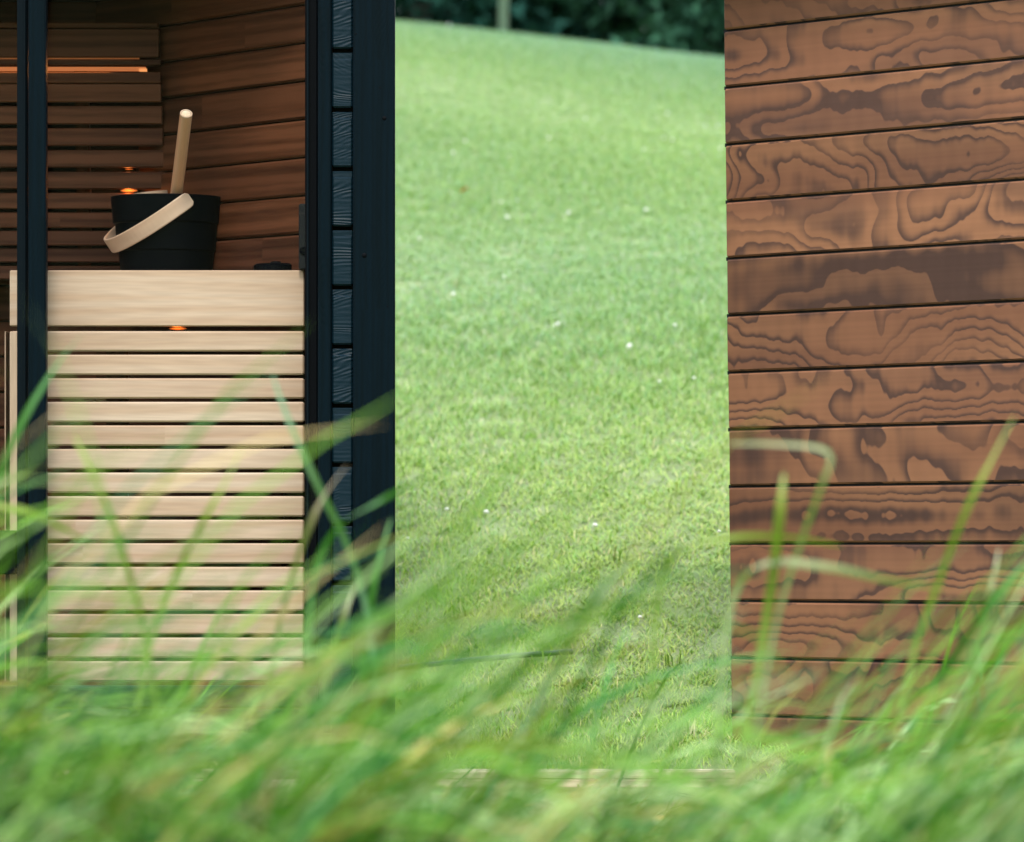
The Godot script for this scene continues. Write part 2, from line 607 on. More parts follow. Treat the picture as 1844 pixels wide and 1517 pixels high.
func make_lawn() -> void:
	rng.seed = 9
	var size := 0.32
	for variant in 2:
		var st := SurfaceTool.new()
		st.begin(Mesh.PRIMITIVE_TRIANGLES)
		for i in 1000:
			var p := Vector3(rng.randf_range(-size, size) * 0.55, -0.004, rng.randf_range(-size, size) * 0.55)
			var head := rng.randf() * TAU
			var lean := Vector3(cos(head), 0, sin(head)) * rng.randf_range(0.4, 1.8)
			var length := rng.randf_range(0.014, 0.036)
			var q := p + (Vector3.UP + lean * 0.5) * length * 0.5
			var r := q + (Vector3.UP * 0.6 + lean).normalized() * length * 0.55
			var j := rng.randf_range(0.72, 1.32)
			var c := Color(0.245, 0.345, 0.085) * j
			var k := rng.randf()
			if k > 0.93:
				c = Color(0.42, 0.40, 0.22) * j
			elif k > 0.72:
				c = Color(0.310, 0.395, 0.110) * j
			elif k < 0.22:
				c = Color(0.180, 0.320, 0.110) * j
			ribbon(st, [p, q, r], rng.randf_range(0.0020, 0.0034), Vector3(-sin(head), 0, cos(head)), c * 0.9, c * 1.12, 0.35)
		var mesh := st.commit()
		mesh.surface_set_material(0, M.blade)
		var where := []
		var tints := []
		var d := 7.62
		while d < 26.5:
			var half := 1.2 + d * 0.16
			var x := 0.25 - half
			while x < 0.25 + half:
				var px := x + rng.randf_range(-0.05, 0.05) + (0.16 if variant else 0.0)
				var pd := d + rng.randf_range(-0.05, 0.05) + (0.16 if variant else 0.0)
				var up := normal_at(px, pd)
				var turn := rng.randf() * TAU
				var fx := Vector3(cos(turn), 0, sin(turn))
				fx = (fx - up * up.dot(fx)).normalized()
				var patch := noise_a.get_noise_2d(px * 30.0 + 300.0, pd * 30.0)
				var s := rng.randf_range(0.9, 1.15)
				var tall := clampf(1.0 + patch * 0.7, 0.6, 1.5)
				where.append(Transform3D(Basis(fx * s, up * s * tall, fx.cross(up) * s), Vector3(px, ground_at(px, pd), -pd)))
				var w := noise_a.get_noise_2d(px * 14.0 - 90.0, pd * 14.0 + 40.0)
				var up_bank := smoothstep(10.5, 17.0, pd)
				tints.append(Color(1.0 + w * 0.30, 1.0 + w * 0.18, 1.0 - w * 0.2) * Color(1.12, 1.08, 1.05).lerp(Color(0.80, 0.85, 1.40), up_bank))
				x += size
			d += size
		var mm := MultiMesh.new()
		mm.transform_format = MultiMesh.TRANSFORM_3D
		mm.use_colors = true
		mm.mesh = mesh
		mm.instance_count = where.size()
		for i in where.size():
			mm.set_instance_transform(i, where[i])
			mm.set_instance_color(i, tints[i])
		var o := MultiMeshInstance3D.new()
		o.name = numbered("lawn_grass")
		o.multimesh = mm
		add_child(o)
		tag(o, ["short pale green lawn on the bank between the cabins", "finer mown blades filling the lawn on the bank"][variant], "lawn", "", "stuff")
	# stray longer blades and weeds standing out of the mown lawn
	var tufts := SurfaceTool.new()
	tufts.begin(Mesh.PRIMITIVE_TRIANGLES)
	for i in 150:
		var d := 7.7 + 5.5 * pow(rng.randf(), 1.4)
		var x := rng.randf_range(-1.6, 2.2)
		var root := Vector3(x, ground_at(x, d), -d)
		var tone := rng.randf_range(0.6, 1.3)
		for k in 4 + rng.randi() % 5:
			var head := rng.randf() * TAU
			var lean := Vector3(cos(head), 0, sin(head)) * rng.randf_range(0.3, 1.2)
			var length := rng.randf_range(0.025, 0.055)
			var p := root + Vector3(rng.randf_range(-0.02, 0.02), 0, rng.randf_range(-0.02, 0.02))
			var q := p + (Vector3.UP + lean * 0.4) * length * 0.6
			var t := q + (Vector3.UP * 0.4 + lean).normalized() * length * 0.5
			var c := Color(0.21, 0.32, 0.08) * tone if rng.randf() < 0.75 else Color(0.42, 0.40, 0.22) * tone
			ribbon(tufts, [p, q, t], rng.randf_range(0.003, 0.006), Vector3(-sin(head), 0, cos(head)), c, c * 1.1, 0.3)
	var tuft := part("lawn_tufts", tufts.commit(), M.blade, self)
	tag(tuft, "stray longer blades and weeds standing out of the mown lawn", "weeds", "", "stuff")
	# white clover heads scattered over the lawn
	var st := SurfaceTool.new()
	st.begin(Mesh.PRIMITIVE_TRIANGLES)
	var ball := SphereMesh.new()
	ball.radius = 0.0065
	ball.height = 0.011
	ball.radial_segments = 7
	ball.rings = 4
	for i in 170:
		var d := 8.6 + 9.0 * pow(rng.randf(), 1.2)
		var x := rng.randf_range(-0.6 - d * 0.03, 1.1 + d * 0.05)
		var patch := noise_a.get_noise_2d(x * 60.0, d * 60.0)
		if patch < -0.05:
			continue
		var s := rng.randf_range(0.6, 1.15)
		st.append_from(ball, 0, Transform3D(Basis().scaled(Vector3(s, s, s)), Vector3(x, ground_at(x, d) + rng.randf_range(0.022, 0.036), -d)))
	var o := part("clover_flowers", st.commit(), mat(lin(0.62, 0.62, 0.56), 0.8), self)
	tag(o, "tiny white clover heads dotted over the lawn", "flowers", "", "stuff")


# single tall blades: points from root to tip in the picture's pixels at a distance
func make_single_blades() -> void:
	var green := [Color(0.035, 0.115, 0.025), Color(0.070, 0.190, 0.045)]
	var teal := [Color(0.050, 0.140, 0.075), Color(0.160, 0.250, 0.150)]
	var lime := [Color(0.100, 0.190, 0.030), Color(0.230, 0.270, 0.050)]
	var straw := [Color(0.070, 0.140, 0.035), Color(0.300, 0.230, 0.150)]
	var pale := [Color(0.120, 0.190, 0.060), Color(0.330, 0.320, 0.190)]
	var rows := [
		["long dark green blade slanting over the left window post", green, 3.3, 0.0125, [[-75, 1420], [-60, 1200], [-30, 960], [25, 790], [100, 660], [150, 600]]],
		["green blade with a tan tip pointing right across the left post", straw, 3.2, 0.0085, [[-190, 1420], [-160, 1060], [-90, 920], [0, 872], [60, 848], [98, 830]]],
		["green blade curving down over the lower left post", lime, 3.1, 0.011, [[-140, 1400], [-110, 1040], [-60, 925], [20, 915], [90, 940], [170, 985]]],
		["grey green blade arching up left from the black cladding over the bench", teal, 3.3, 0.0115, [[690, 1420], [665, 1130], [628, 990], [575, 880], [525, 770], [488, 670]]],
		["lime blade with a yellow tip in the middle of the bench slats", lime, 3.0, 0.010, [[230, 1420], [262, 1190], [310, 1050], [360, 950], [405, 870], [440, 800]]],
		["short yellow green blade leaning over the upper bench slats", lime, 2.9, 0.009, [[300, 1420], [268, 1180], [235, 1040], [200, 930], [165, 850], [130, 780]]],
		["tan tipped blade crossing in front of the black cladding column", straw, 3.2, 0.009, [[480, 1420], [492, 1190], [520, 1060], [552, 960], [585, 890], [628, 835]]],
		["green blade stretching right from the corner board onto the lawn", green, 3.1, 0.011, [[545, 1420], [560, 1080], [600, 960], [680, 905], [790, 850], [925, 800]]],
		["upright green blade before the foot of the corner board", green, 3.4, 0.012, [[640, 1460], [648, 1300], [655, 1180], [668, 1080], [685, 1000], [705, 930]]],
		["yellowed blade stub beside the foot of the black cladding", pale, 3.4, 0.011, [[560, 1440], [575, 1290], [592, 1200], [612, 1130], [630, 1080], [650, 1035]]],
		["folded blade with its pale tip lying left across the brown planks", pale, 2.9, 0.0078, [[1350, 1440], [1395, 1140], [1440, 985], [1478, 880], [1492, 815], [1400, 800], [1300, 800]]],
		["upright lime blade standing before the left end of the brown planks", lime, 2.9, 0.013, [[1330, 1440], [1370, 1180], [1392, 1040], [1402, 950], [1408, 890], [1412, 850]]],
		["lime blade lying level across the brown planks below the folded one", lime, 3.0, 0.010, [[1170, 1440], [1180, 1120], [1215, 1000], [1310, 970], [1420, 968], [1520, 985]]],
		["straw tipped blade drooping right over the lower brown planks", pale, 2.9, 0.012, [[1290, 1440], [1310, 1120], [1365, 1020], [1480, 1020], [1600, 1045], [1710, 1062]]],
		["green blade with a yellow tip at the right end of the brown planks", lime, 3.0, 0.0095, [[1600, 1440], [1640, 1200], [1690, 1050], [1740, 920], [1785, 830], [1830, 745]]],
		["yellow stalk standing lower right before the brown planks", pale, 3.3, 0.009, [[1690, 1440], [1735, 1290], [1755, 1200], [1775, 1100], [1790, 1040], [1800, 985]]],
		["long green blade rising to the lower right picture edge", green, 3.2, 0.012, [[1560, 1480], [1650, 1290], [1720, 1180], [1780, 1090], [1840, 1020], [1900, 960]]],
		["grey green blade lying across the foot of the lawn", teal, 2.8, 0.014, [[880, 1460], [950, 1300], [1010, 1190], [1060, 1100], [1120, 1020], [1200, 955]]],
	]
	for row in rows:
		var st := SurfaceTool.new()
		st.begin(Mesh.PRIMITIVE_TRIANGLES)
		var d: float = row[2] + 1.2
		var raw := []
		for i in row[4].size():
			var q: Array = row[4][i]
			raw.append(P(q[0], q[1], d + 0.05 * sin(i * 1.3)))
		var root: Vector3 = raw[0]
		root.y = ground_at(root.x, d) - 0.01
		raw.push_front(root)
		var pts := []
		for i in raw.size() - 1:
			for k in 4:
				pts.append((raw[i] as Vector3).cubic_interpolate(raw[i + 1], raw[maxi(i - 1, 0)], raw[mini(i + 2, raw.size() - 1)], k / 4.0) - root)
		pts.append(raw[-1] - root)
		ribbon(st, pts, row[3] * 0.74, Vector3(0.75, 0.5, 0.35), row[1][0], row[1][1], 0.7)
		var o := part("grass_blade", st.commit(), M.blade, self, Transform3D(Basis(), root))
		tag(o, row[0], "grass blade", "single tall blades above the grass")


# ---------------------------------------------------------------- black sauna

func make_black_sauna() -> void:
	rng.seed = 21
	var sauna := thing("black_sauna", P(300, 1380, 7.6) * Vector3(1, 0, 1) + Vector3(0, 0.1, 0), "black painted wooden garden sauna with a large window", "sauna")
	# trims of the facade
	slab("window_post", 50, -160, 82, 1318, 7.50, 0.034, M.paint_smooth, sauna, 0.003)
	slab("door_jamb", 30, -160, 49.4, 1318, 7.53, 0.07, M.paint, sauna, 0.002)
	slab("glazing_bead", 42, -160, 46, 1232, 7.522, 0.012, M.paint, sauna, 0.001)
	slab("window_jamb", 549, -160, 571.4, 1318, 7.53, 0.03, M.black, sauna, 0.002)
	slab("glazing_bead", 552, -160, 556, 1232, 7.524, 0.012, M.paint, sauna, 0.001)
	slab("frame_trim", 572, -160, 596.5, 1318, 7.502, 0.11, M.paint_smooth, sauna, 0.003)
	var corner := slab("corner_board", 635.5, -160, 711, 1318, 7.498, 0.03, M.paint_smooth, sauna, 0.003)
	for k in [[656, 460, 0.0052], [692, 213, 0.0045], [641, 61, 0.0022], [684, 158, 0.002], [698, 552, 0.002]]:
		var knot := SphereMesh.new()
		knot.radius = k[2]
		knot.height = k[2] * 1.1
		knot.radial_segments = 12
		knot.rings = 6
		part("knot", knot, M.black, corner, Transform3D(Basis(Vector3.RIGHT, PI / 2), P(k[0], k[1], 7.4985)))
	slab("sheathing", 560, -160, 706, 1318, 7.545, 0.03, M.felt, sauna, 0.0)
	# horizontal cladding boards between the trims: a face and a set-back lip above it
	for i in range(-2, 13):
		var y1: float = 86.4 + 106.7 * i
		var st := SurfaceTool.new()
		st.begin(Mesh.PRIMITIVE_TRIANGLES)
		var o0 := Vector2(rng.randf(), rng.randf())
		var mid := P(616.2, y1 - 43.5, 7.508)
		var px := 7.5 / FOCAL
		add_box(st, Vector3(37.4 * px, 89.0 * px, 0.022), 0.0035, Transform3D(Basis(), Vector3(0, 0, -0.011)), Vector2(1, 1), o0, 0)
		add_box(st, Vector3(37.4 * px, 13.0 * px, 0.012), 0.002, Transform3D(Basis(), Vector3(0, 48.6 * px, -0.0110)), Vector2(1, 1), o0, 0)
		part("cladding_board", st.commit(), M.clad, sauna, Transform3D(Basis(), mid))
	# boards under the window
	for k in 2:
		slab("base_board", 51, 1236 + 42 * k, 571, 1275 + 42 * k, 7.52, 0.03, M.clad, sauna, 0.003)
		slab("base_board", -900, 1236 + 42 * k, 29, 1275 + 42 * k, 7.545, 0.03, M.clad, sauna, 0.003)
	slab("door_rail", -900, 956, 29.5, 1035, 7.535, 0.04, M.black, sauna, 0.003)
	slab("base_rail", -900, 1322, 706, 1372, 7.56, 0.03, M.felt, sauna, 0.002)
	var pane := slab("window_pane", 84, -160, 552, 1236, 7.548, 0.004, M.glass, sauna, 0.0)
	pane.mesh = pane_mesh(pane)
	var door := slab("door_pane", -900, -160, 42, 1236, 7.553, 0.004, M.glass, sauna, 0.0)
	door.mesh = pane_mesh(door)
	# shell: floor, ceiling, back and left walls, all with thickness
	var floor_y := P(0, 1228, 7.6).y
	board("floor", Vector3(-2.2, floor_y - 0.06, -7.58), Vector3(-0.44, floor_y, -8.6), M.thermo, sauna, 0.0)
	board("roof", Vector3(-2.3, 2.05, -7.45), Vector3(-0.2, 2.17, -8.7), M.paint, sauna, 0.004)
	board("header", Vector3(-2.2, P(0, -150, 7.5).y, -7.5), Vector3(-0.24, 2.05, -7.58), M.paint, sauna, 0.003)
	board("left_wall", Vector3(-2.28, 0.1, -7.5), Vector3(-2.18, 2.05, -8.66), M.paint, sauna, 0.003)
	board("rear_wall", Vector3(-2.2, 0.1, -8.42), Vector3(-0.7, 2.05, -8.52), M.paint, sauna, 0.003)
	# the side wall turns back at an angle behind the window: inner boards, insulation, outer skin
	var a := Vector3((590 - 922) / FOCAL * 7.575, 0, -7.585)
	var dir := Vector3(-0.66, 0, -0.751).normalized()
	var inward := Vector3(-0.751, 0, 0.66)
	var wall_basis := Basis(-dir, Vector3.UP, inward)
	var side := part("side_wall", box_mesh(Vector3(1.3, 1.95, 0.06), 0.0), M.felt, sauna, Transform3D(wall_basis, a + dir * 0.60 - inward * 0.052 + Vector3(0, 1.075, 0)))
	for i in range(-16, 8):
		var y := 1.518 + 0.0779 * i
		if y < floor_y or y > 2.03:
			continue
		var m: Material = [M.side, M.side_b, M.side_c][rng.randi() % 3]
		part("board", box_mesh(Vector3(1.1, 0.0742, 0.016), 0.0042, Vector2(1, 1), Vector2(rng.randf(), rng.randf())), m, side, Transform3D(wall_basis, a + dir * 0.52 - inward * 0.011 + Vector3(0, y - 0.039, 0)))
	part("outer_skin", box_mesh(Vector3(1.3, 1.95, 0.02), 0.002), M.paint, side, Transform3D(wall_basis, a + dir * 0.64 - inward * 0.093 + Vector3(0, 1.075, 0)))
	# inner back wall boards, seen above the backrest
	var back := part("back_wall", box_mesh(Vector3(1.6, 1.9, 0.04), 0.0), M.felt, sauna, Transform3D(Basis(), Vector3(-1.4, 1.1, -8.24)))
	for i in 22:
		var y := 1.79 + 0.0779 * 2 - 0.0779 * i
		if y < floor_y + 0.04:
			continue
		var m: Material = [M.thermo, M.thermo_b, M.thermo_c][rng.randi() % 3]
		part("board", box_mesh(Vector3(1.6, 0.0738, 0.016), 0.0028, Vector2(1, 1), Vector2(rng.randf(), rng.randf())), m, back, Transform3D(Basis(), Vector3(-1.4, y, -8.21)))


func pane_mesh(o: MeshInstance3D) -> Mesh:
	var q := PlaneMesh.new()
	q.orientation = PlaneMesh.FACE_Z
	q.size = Vector2(o.mesh.get_aabb().size.x, o.mesh.get_aabb().size.y)
	q.material = M.glass
	return q


func make_interior() -> void:
	rng.seed = 31
	# bench with a slatted front
	var bench := thing("sauna_bench", P(283, 1228, 7.7), "pale aspen sauna bench with a slatted front behind the window", "bench")
	var tones := [M.aspen, M.aspen_b, M.aspen_c, M.aspen, M.aspen_c]
	slab("front_board", 17, 487, 547.5, 587.5, 7.60, 0.026, M.aspen, bench, 0.002)
	for k in 15:
		slab("slat", 20, 596.5 + 42.5 * k, 547.5, 632.8 + 42.5 * k, 7.604, 0.022, tones[rng.randi() % 5], bench, 0.0032)
	slab("end_board", 17, 597, 40, 1228, 7.599, 0.006, M.aspen_c, bench, 0.002)
	for k in 4:
		board("seat_board", P(17, 487.4, 7.6) + Vector3(0, 0, -0.028 - 0.1 * k), Vector3(-0.43 - 0.06 * k, P(0, 487, 7.6).y - 0.025, -7.6 - 0.122 - 0.1 * k), M.aspen_b, bench, 0.002)
	board("end_panel", P(8, 597, 7.628), P(18.5, 1228, 7.70), M.aspen_b, bench, 0.002)
	for x in [190, 470]:
		slab("upright", x, 600, x + 40, 1228, 7.632, 0.03, M.thermo_b, bench, 0.002)
	# leaning backrest of dark slats with a lit gap under the upper board
	var rest := thing("slatted_screen", P(100, 480, 8.02), "dark brown slatted backrest behind the bucket", "backrest screen")
	var rows := [[129.8, 149.5, 7.985], [151, 183.5, 7.99], [191, 223.4, 8.0], [231, 262.2, 8.007], [270.2, 301.4, 8.014], [309.2, 340, 8.02], [347.5, 376, 8.028], [383, 410, 8.035], [416, 442, 8.042], [447.5, 472.5, 8.05], [479, 503, 8.057]]
	for i in rows.size():
		var r: Array = rows[i]
		var x1: float = 289.0 + clampf((r[0] - 130.0) / 210.0, 0, 1) * 9.0
		slab("slat" if i else "top_rail", -900, r[0], x1, r[1], r[2], 0.018, [M.thermo_b, M.thermo, M.thermo_c][rng.randi() % 3], rest, 0.002)
	for x in [-420, -60, 150]:
		var st := SurfaceTool.new()
		st.begin(Mesh.PRIMITIVE_TRIANGLES)
		part("bracket", box_mesh(Vector3(0.03, 0.46, 0.03), 0.002), M.thermo_b, rest, Transform3D(Basis(Vector3.RIGHT, 0.17), P(x, 310, 8.062)))
	slab("dark_backing", -900, 131, 284, 500, 8.082, 0.012, M.felt, rest, 0.0)
	slab("upper_board", -900, 52, 286, 103, 8.0, 0.02, M.thermo_b, rest, 0.002)
	slab("upper_rail", -900, 107, 289, 117.5, 8.0, 0.02, M.thermo_b, rest, 0.002)
	slab("upper_strip", -900, 40.5, 285, 50.5, 8.01, 0.02, M.thermo, rest, 0.002)
	# light strip in the gap
	var strip := thing("light_strip", P(60, 124, 8.006), "glowing orange light strip in the gap above the backrest", "light strip")
	slab("glowing_strip", -900, 120.5, 262, 128, 8.006, 0.008, M.led, strip, 0.0)
	slab("strip_end", 250, 123.5, 264, 128.6, 8.004, 0.008, M.led_end, strip, 0.0)
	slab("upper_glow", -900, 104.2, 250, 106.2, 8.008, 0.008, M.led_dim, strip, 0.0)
	var al := AreaLight3D.new()
	al.name = "strip_light"
	al.area_size = Vector2(1.25, 0.012)
	al.light_color = Color(1.0, 0.62, 0.32)
	al.light_energy = 0.05
	al.shadow_enabled = true
	add_child(al)
	al.position = P(-330, 123.5, 7.990)
	al.rotation.y = PI
	# small warm lamps behind the slats
	for row in [[232, 343.5, 8.05, "small amber lamp glowing behind the backrest beside the bucket"], [232, 305, 8.045, "faint amber lamp glowing one slat gap above the lamp by the bucket"], [320, 592, 7.655, "amber lamp glowing in the gap under the bench front board"]]:
		var lamp := thing("amber_lamp", P(row[0], row[1], row[2]), row[3], "lamp", "amber lamps behind the slats")
		var ball := SphereMesh.new()
		ball.radius = 0.008
		ball.height = 0.010
		ball.radial_segments = 16
		ball.rings = 8
		part("bulb", ball, M.bulb if row[1] == 343.5 else M.bulb_dim, lamp, Transform3D(Basis().scaled(Vector3(2.4, 0.7, 0.8) * (0.45 if row[1] == 305 else 1.0)), lamp.position))
		part("socket", box_mesh(Vector3(0.03, 0.01, 0.01), 0.002), M.black, lamp, Transform3D(Basis(), lamp.position + Vector3(0, 0, -0.016)))
		var l := OmniLight3D.new()
		l.name = "amber_lamp_light"
		l.light_color = Color(1.0, 0.58, 0.25)
		l.light_energy = 0.0018 if row[1] == 343.5 else 0.0006
		l.light_size = 0.008
		l.omni_range = 3.0
		l.omni_attenuation = 2.0
		l.shadow_enabled = true
		add_child(l, true)
		l.position = lamp.position + Vector3(0, 0, 0.02)
	# bucket of stepped black rings with a bent birch handle
	var dc := 7.885
	var top := P(300, 349, dc - 0.12)
	var s := (dc - 0.0) / FOCAL
	var seat := P(300, 487, 7.6).y
	var centre := Vector3(P(300, 0, dc).x, seat + 0.001, -dc)
	var hgt := top.y - seat
	var bucket := thing("sauna_bucket", centre, "black stepped sauna bucket with a bent birch handle on the bench", "bucket")
	var body := lathe([[0.0, 0.004], [0.092, 0.0], [0.094, 0.002], [82.5 * s, hgt * 0.05], [86.5 * s, hgt * 0.31], [88.5 * s, hgt * 0.315], [89.5 * s, hgt * 0.325], [92.5 * s, hgt * 0.655], [95.5 * s, hgt * 0.665], [96.5 * s, hgt * 0.675], [100.5 * s, hgt * 0.992], [100.2 * s, hgt], [97.5 * s, hgt], [96.5 * s, hgt * 0.98], [80.0 * s, 0.02], [0.0, 0.018]], 72)
	part("body", body, M.bucket, bucket, Transform3D(Basis(), centre))
	# handle: a half loop hung from two pivots on the rim, tipped forward and down
	var rc := centre + Vector3(0, hgt * 0.90, 0)
	var ax := Vector3(0.40, 0, 0.917)
	var perp := Vector3(-0.917, 0, 0.40)
	var tip := deg_to_rad(36.0)
	var bdir := perp * cos(tip) + Vector3.DOWN * sin(tip)
	var nor := ax.cross(bdir).normalized()
	var pts := []
	var sides := []
	for i in 41:
		var ph := PI * i / 40.0
		pts.append(rc + ax * (cos(ph) * 0.1235) + bdir * (sin(ph) * 0.150))
		sides.append(nor)
	var first: Vector3 = pts[0]
	var last: Vector3 = pts[-1]
	for reach in [0.009, 0.0135]:
		pts.push_front(first - bdir * reach)
		pts.append(last - bdir * reach)
		sides.append(nor)
		sides.append(nor)
	part("handle", sweep(pts, sides, 0.033, 0.0055), M.birch, bucket)
	# ladle resting over the front rim
	var foot := P(318.5, 340, dc - 0.095)
	var axis := Vector3(0.155, 0.70, 0.70).normalized()
	var ladle := thing("ladle", foot, "light wooden ladle with a round handle standing in the black bucket", "ladle")
	var hl := 0.205
	part("handle", smooth_tube([foot - axis * 0.02, foot, foot + axis * (hl - 0.003)], 0.0128, 24), M.alder, ladle)
	var ring := lathe([[0.0128, 0.0], [0.0128, 0.0025], [0.0118, 0.0035], [0.0098, 0.0034], [0.0092, 0.0016], [0.0, 0.0022]], 32)
	var up := axis
	var rx := up.cross(Vector3.BACK).normalized()
	part("end_ring", ring, M.aspen_c, ladle, Transform3D(Basis(rx, up, rx.cross(up)), foot + axis * (hl - 0.003)))
	var cap := lathe([[0.0, 0.0], [0.0090, 0.0], [0.0090, 0.0004], [0.0, 0.0004]], 24)
	part("end_plug", cap, M.larch, ladle, Transform3D(Basis(rx, up, rx.cross(up)), foot + axis * (hl - 0.0006)))
	var bowl := lathe([[0.0, 0.0], [0.026, 0.006], [0.036, 0.022], [0.038, 0.046], [0.035, 0.046], [0.033, 0.024], [0.02, 0.01], [0.0, 0.006]], 32)
	part("bowl", bowl, M.aspen_c, ladle, Transform3D(Basis(Vector3(0.3, 0, 1).normalized(), 0.12), Vector3(P(276, 0, dc).x, centre.y + hgt - 0.0372, -dc + 0.03)))
	part("stem", smooth_tube([foot - axis * 0.018, foot - axis * 0.05, Vector3(P(285, 0, dc).x, centre.y + hgt - 0.02, -dc + 0.04)], 0.006, 10), M.birch, ladle)
	# low dark lid and the small box at the window edge
	var lc := Vector3(P(497, 0, 7.72).x, seat + 0.001, -7.71)
	var lid := thing("bucket_lid", lc, "flat black round lid lying on the bench beside the bucket", "lid")
	part("disc", lathe([[0.0, 0.0], [0.044, 0.0], [0.046, 0.003], [0.046, 0.014], [0.040, 0.018], [0.0, 0.021]], 48), M.bucket, lid, Transform3D(Basis(), lc))
	part("knob", lathe([[0.012, 0.0], [0.010, 0.003], [0.0, 0.004]], 20), M.bucket, lid, Transform3D(Basis(), lc + Vector3(0, 0.020, 0)))
	var bx := thing("wall_gauge", P(546, 425, 7.60), "small black gauge box at the right edge of the window", "gauge")
	slab("case", 537.5, 367, 556, 486, 7.585, 0.02, M.rubber, bx, 0.003)
	part("dial", lathe([[0.0, 0.0], [0.0085, 0.0], [0.0085, 0.002], [0.0075, 0.003], [0.0, 0.003]], 24), M.bucket, bx, Transform3D(Basis(Vector3.RIGHT, PI / 2), P(546.5, 452, 7.585)))
	slab("case_groove", 538.2, 383, 555, 386, 7.5842, 0.004, M.felt, bx, 0.0)


# ---------------------------------------------------------------- brown cabin

func make_brown_cabin() -> void:
	rng.seed = 41
	var corner := P(1318, 850, 7.80)
	var dir := Vector3(0.766, 0, 0.643).normalized()
	var outw := Vector3(-0.643, 0, 0.766)
	var frame := Basis(dir, Vector3.UP, outw)
	frame = frame * Basis(Vector3.BACK, deg_to_rad(0.80))    # the cabin stands slightly out of plumb
	var cabin := thing("brown_cabin", Vector3(corner.x, 0.0, corner.z), "brown cabin wall of figured heat treated planks", "cabin")
	cabin.basis = frame
	var base := Transform3D(frame, Vector3(corner.x, 0, corner.z))
	# heights of the joints, from the top down, on the corner line
	var pitch := 103.0 / FOCAL * 7.79
	var first := EYE + (HORIZON - 53.0) / FOCAL * 7.79
	var length := 1.5
	var count := 14
	for i in count:
		var top := first + pitch - pitch * i
		var st := SurfaceTool.new()
		st.begin(Mesh.PRIMITIVE_TRIANGLES)
		plank(st, Vector3(length, pitch - 0.0050, 0.020), 0.0034, float(i) / count, 1.0 / count)
		part("plank", st.commit(), M.figure, cabin, base * Transform3D(Basis(), Vector3(length * 0.5 + 0.002 * rng.randf(), top - pitch * 0.5, -0.010 + rng.randf_range(-0.0006, 0.0006))))
		var tongue := box_mesh(Vector3(length, 0.0075, 0.008), 0.0)
		part("tongue", tongue, M.felt, cabin, base * Transform3D(Basis(), Vector3(length * 0.5 - 0.0052, top, -0.013)))
	part("backing", box_mesh(Vector3(length - 0.01, pitch * 14.6, 0.02), 0.0), M.felt, cabin, base * Transform3D(Basis(), Vector3(length * 0.5 - 0.0005, first - pitch * 6.2, -0.032)))
	part("core", box_mesh(Vector3(length - 0.02, pitch * 14.6, 0.08), 0.0), M.felt, cabin, base * Transform3D(Basis(), Vector3(length * 0.5 + 0.012, first - pitch * 6.2, -0.086)))
	part("return_wall", box_mesh(Vector3(0.06, pitch * 14.6, 1.3), 0.003), M.thermo, cabin, base * Transform3D(Basis(), Vector3(0.045, first - pitch * 6.2, -0.78)))
	part("far_wall", box_mesh(Vector3(0.06, pitch * 14.6, 1.3), 0.003), M.thermo, cabin, base * Transform3D(Basis(), Vector3(length - 0.04, first - pitch * 6.2, -0.78)))
	part("roof", box_mesh(Vector3(length + 0.16, 0.08, 1.6), 0.004), M.paint, cabin, base * Transform3D(Basis(), Vector3(length * 0.5, first + pitch * 1.15 + 0.04, -0.70)))
	part("base_beam", box_mesh(Vector3(length, 0.06, 0.05), 0.003), M.larch, cabin, base * Transform3D(Basis(), Vector3(length * 0.5 + 0.012, first + pitch - pitch * 14 - 0.034, -0.02)))


func plank(st: SurfaceTool, size: Vector3, bevel: float, v0: float, dv: float) -> void:
	# a chamfered board whose front wears one strip of the figure atlas
	add_box(st, size, bevel, Transform3D(), Vector2(1.0 / 1.5, dv / size.y * 0.96), Vector2(0.0, v0 + dv * 0.02))


func make_deck() -> void:
	var sill := thing("timber_sill", P(640, 1420, 7.42), "pale timber sill running low across the foot of the lawn", "sill")
	slab("plank", -700, 1389, 1325, 1403.6, 7.42, 0.05, M.larch, sill, 0.002)
	slab("plank", -700, 1404.6, 1325, 1420, 7.418, 0.05, M.larch, sill, 0.002)
	# dark pole lying in the lawn
	var a := P(716, 1214, 8.28)
	var b := P(1030, 1181, 8.40)
	var pts := []
	for i in 9:
		var t := i / 8.0
		var p := a.lerp(b, t)
		p.y = ground_at(p.x, -p.z) + 0.020 - 0.006 * absf(t - 0.6)
		pts.append(p)
	var hose := thing("garden_hose", a.lerp(b, 0.5), "dark grey hose end lying across the lawn beyond the sill", "hose")
	part("hose_pipe", smooth_tube(pts, 0.0062, 12), mat(lin(0.030, 0.045, 0.048), 0.45), hose)
	var lp := P(836, 357, 14.3)
	lp.y = ground_at(lp.x, 14.3) + 0.045
	var st := SurfaceTool.new()
	st.begin(Mesh.PRIMITIVE_TRIANGLES)
	ribbon(st, [Vector3(-0.014, 0, 0), Vector3(-0.004, 0.010, 0.004), Vector3(0.008, 0.016, 0.0), Vector3(0.018, 0.012, -0.003)], 0.022, Vector3(0, 0.5, 0.8), Color(0.45, 0.17, 0.03), Color(0.5, 0.2, 0.04), 0.3)
	var leaf := part("fallen_leaf", st.commit(), M.leaf, self, Transform3D(Basis(), lp))
	tag(leaf, "single orange fallen leaf on the upper lawn", "leaf")


# ---------------------------------------------------------------- trees beyond the crest

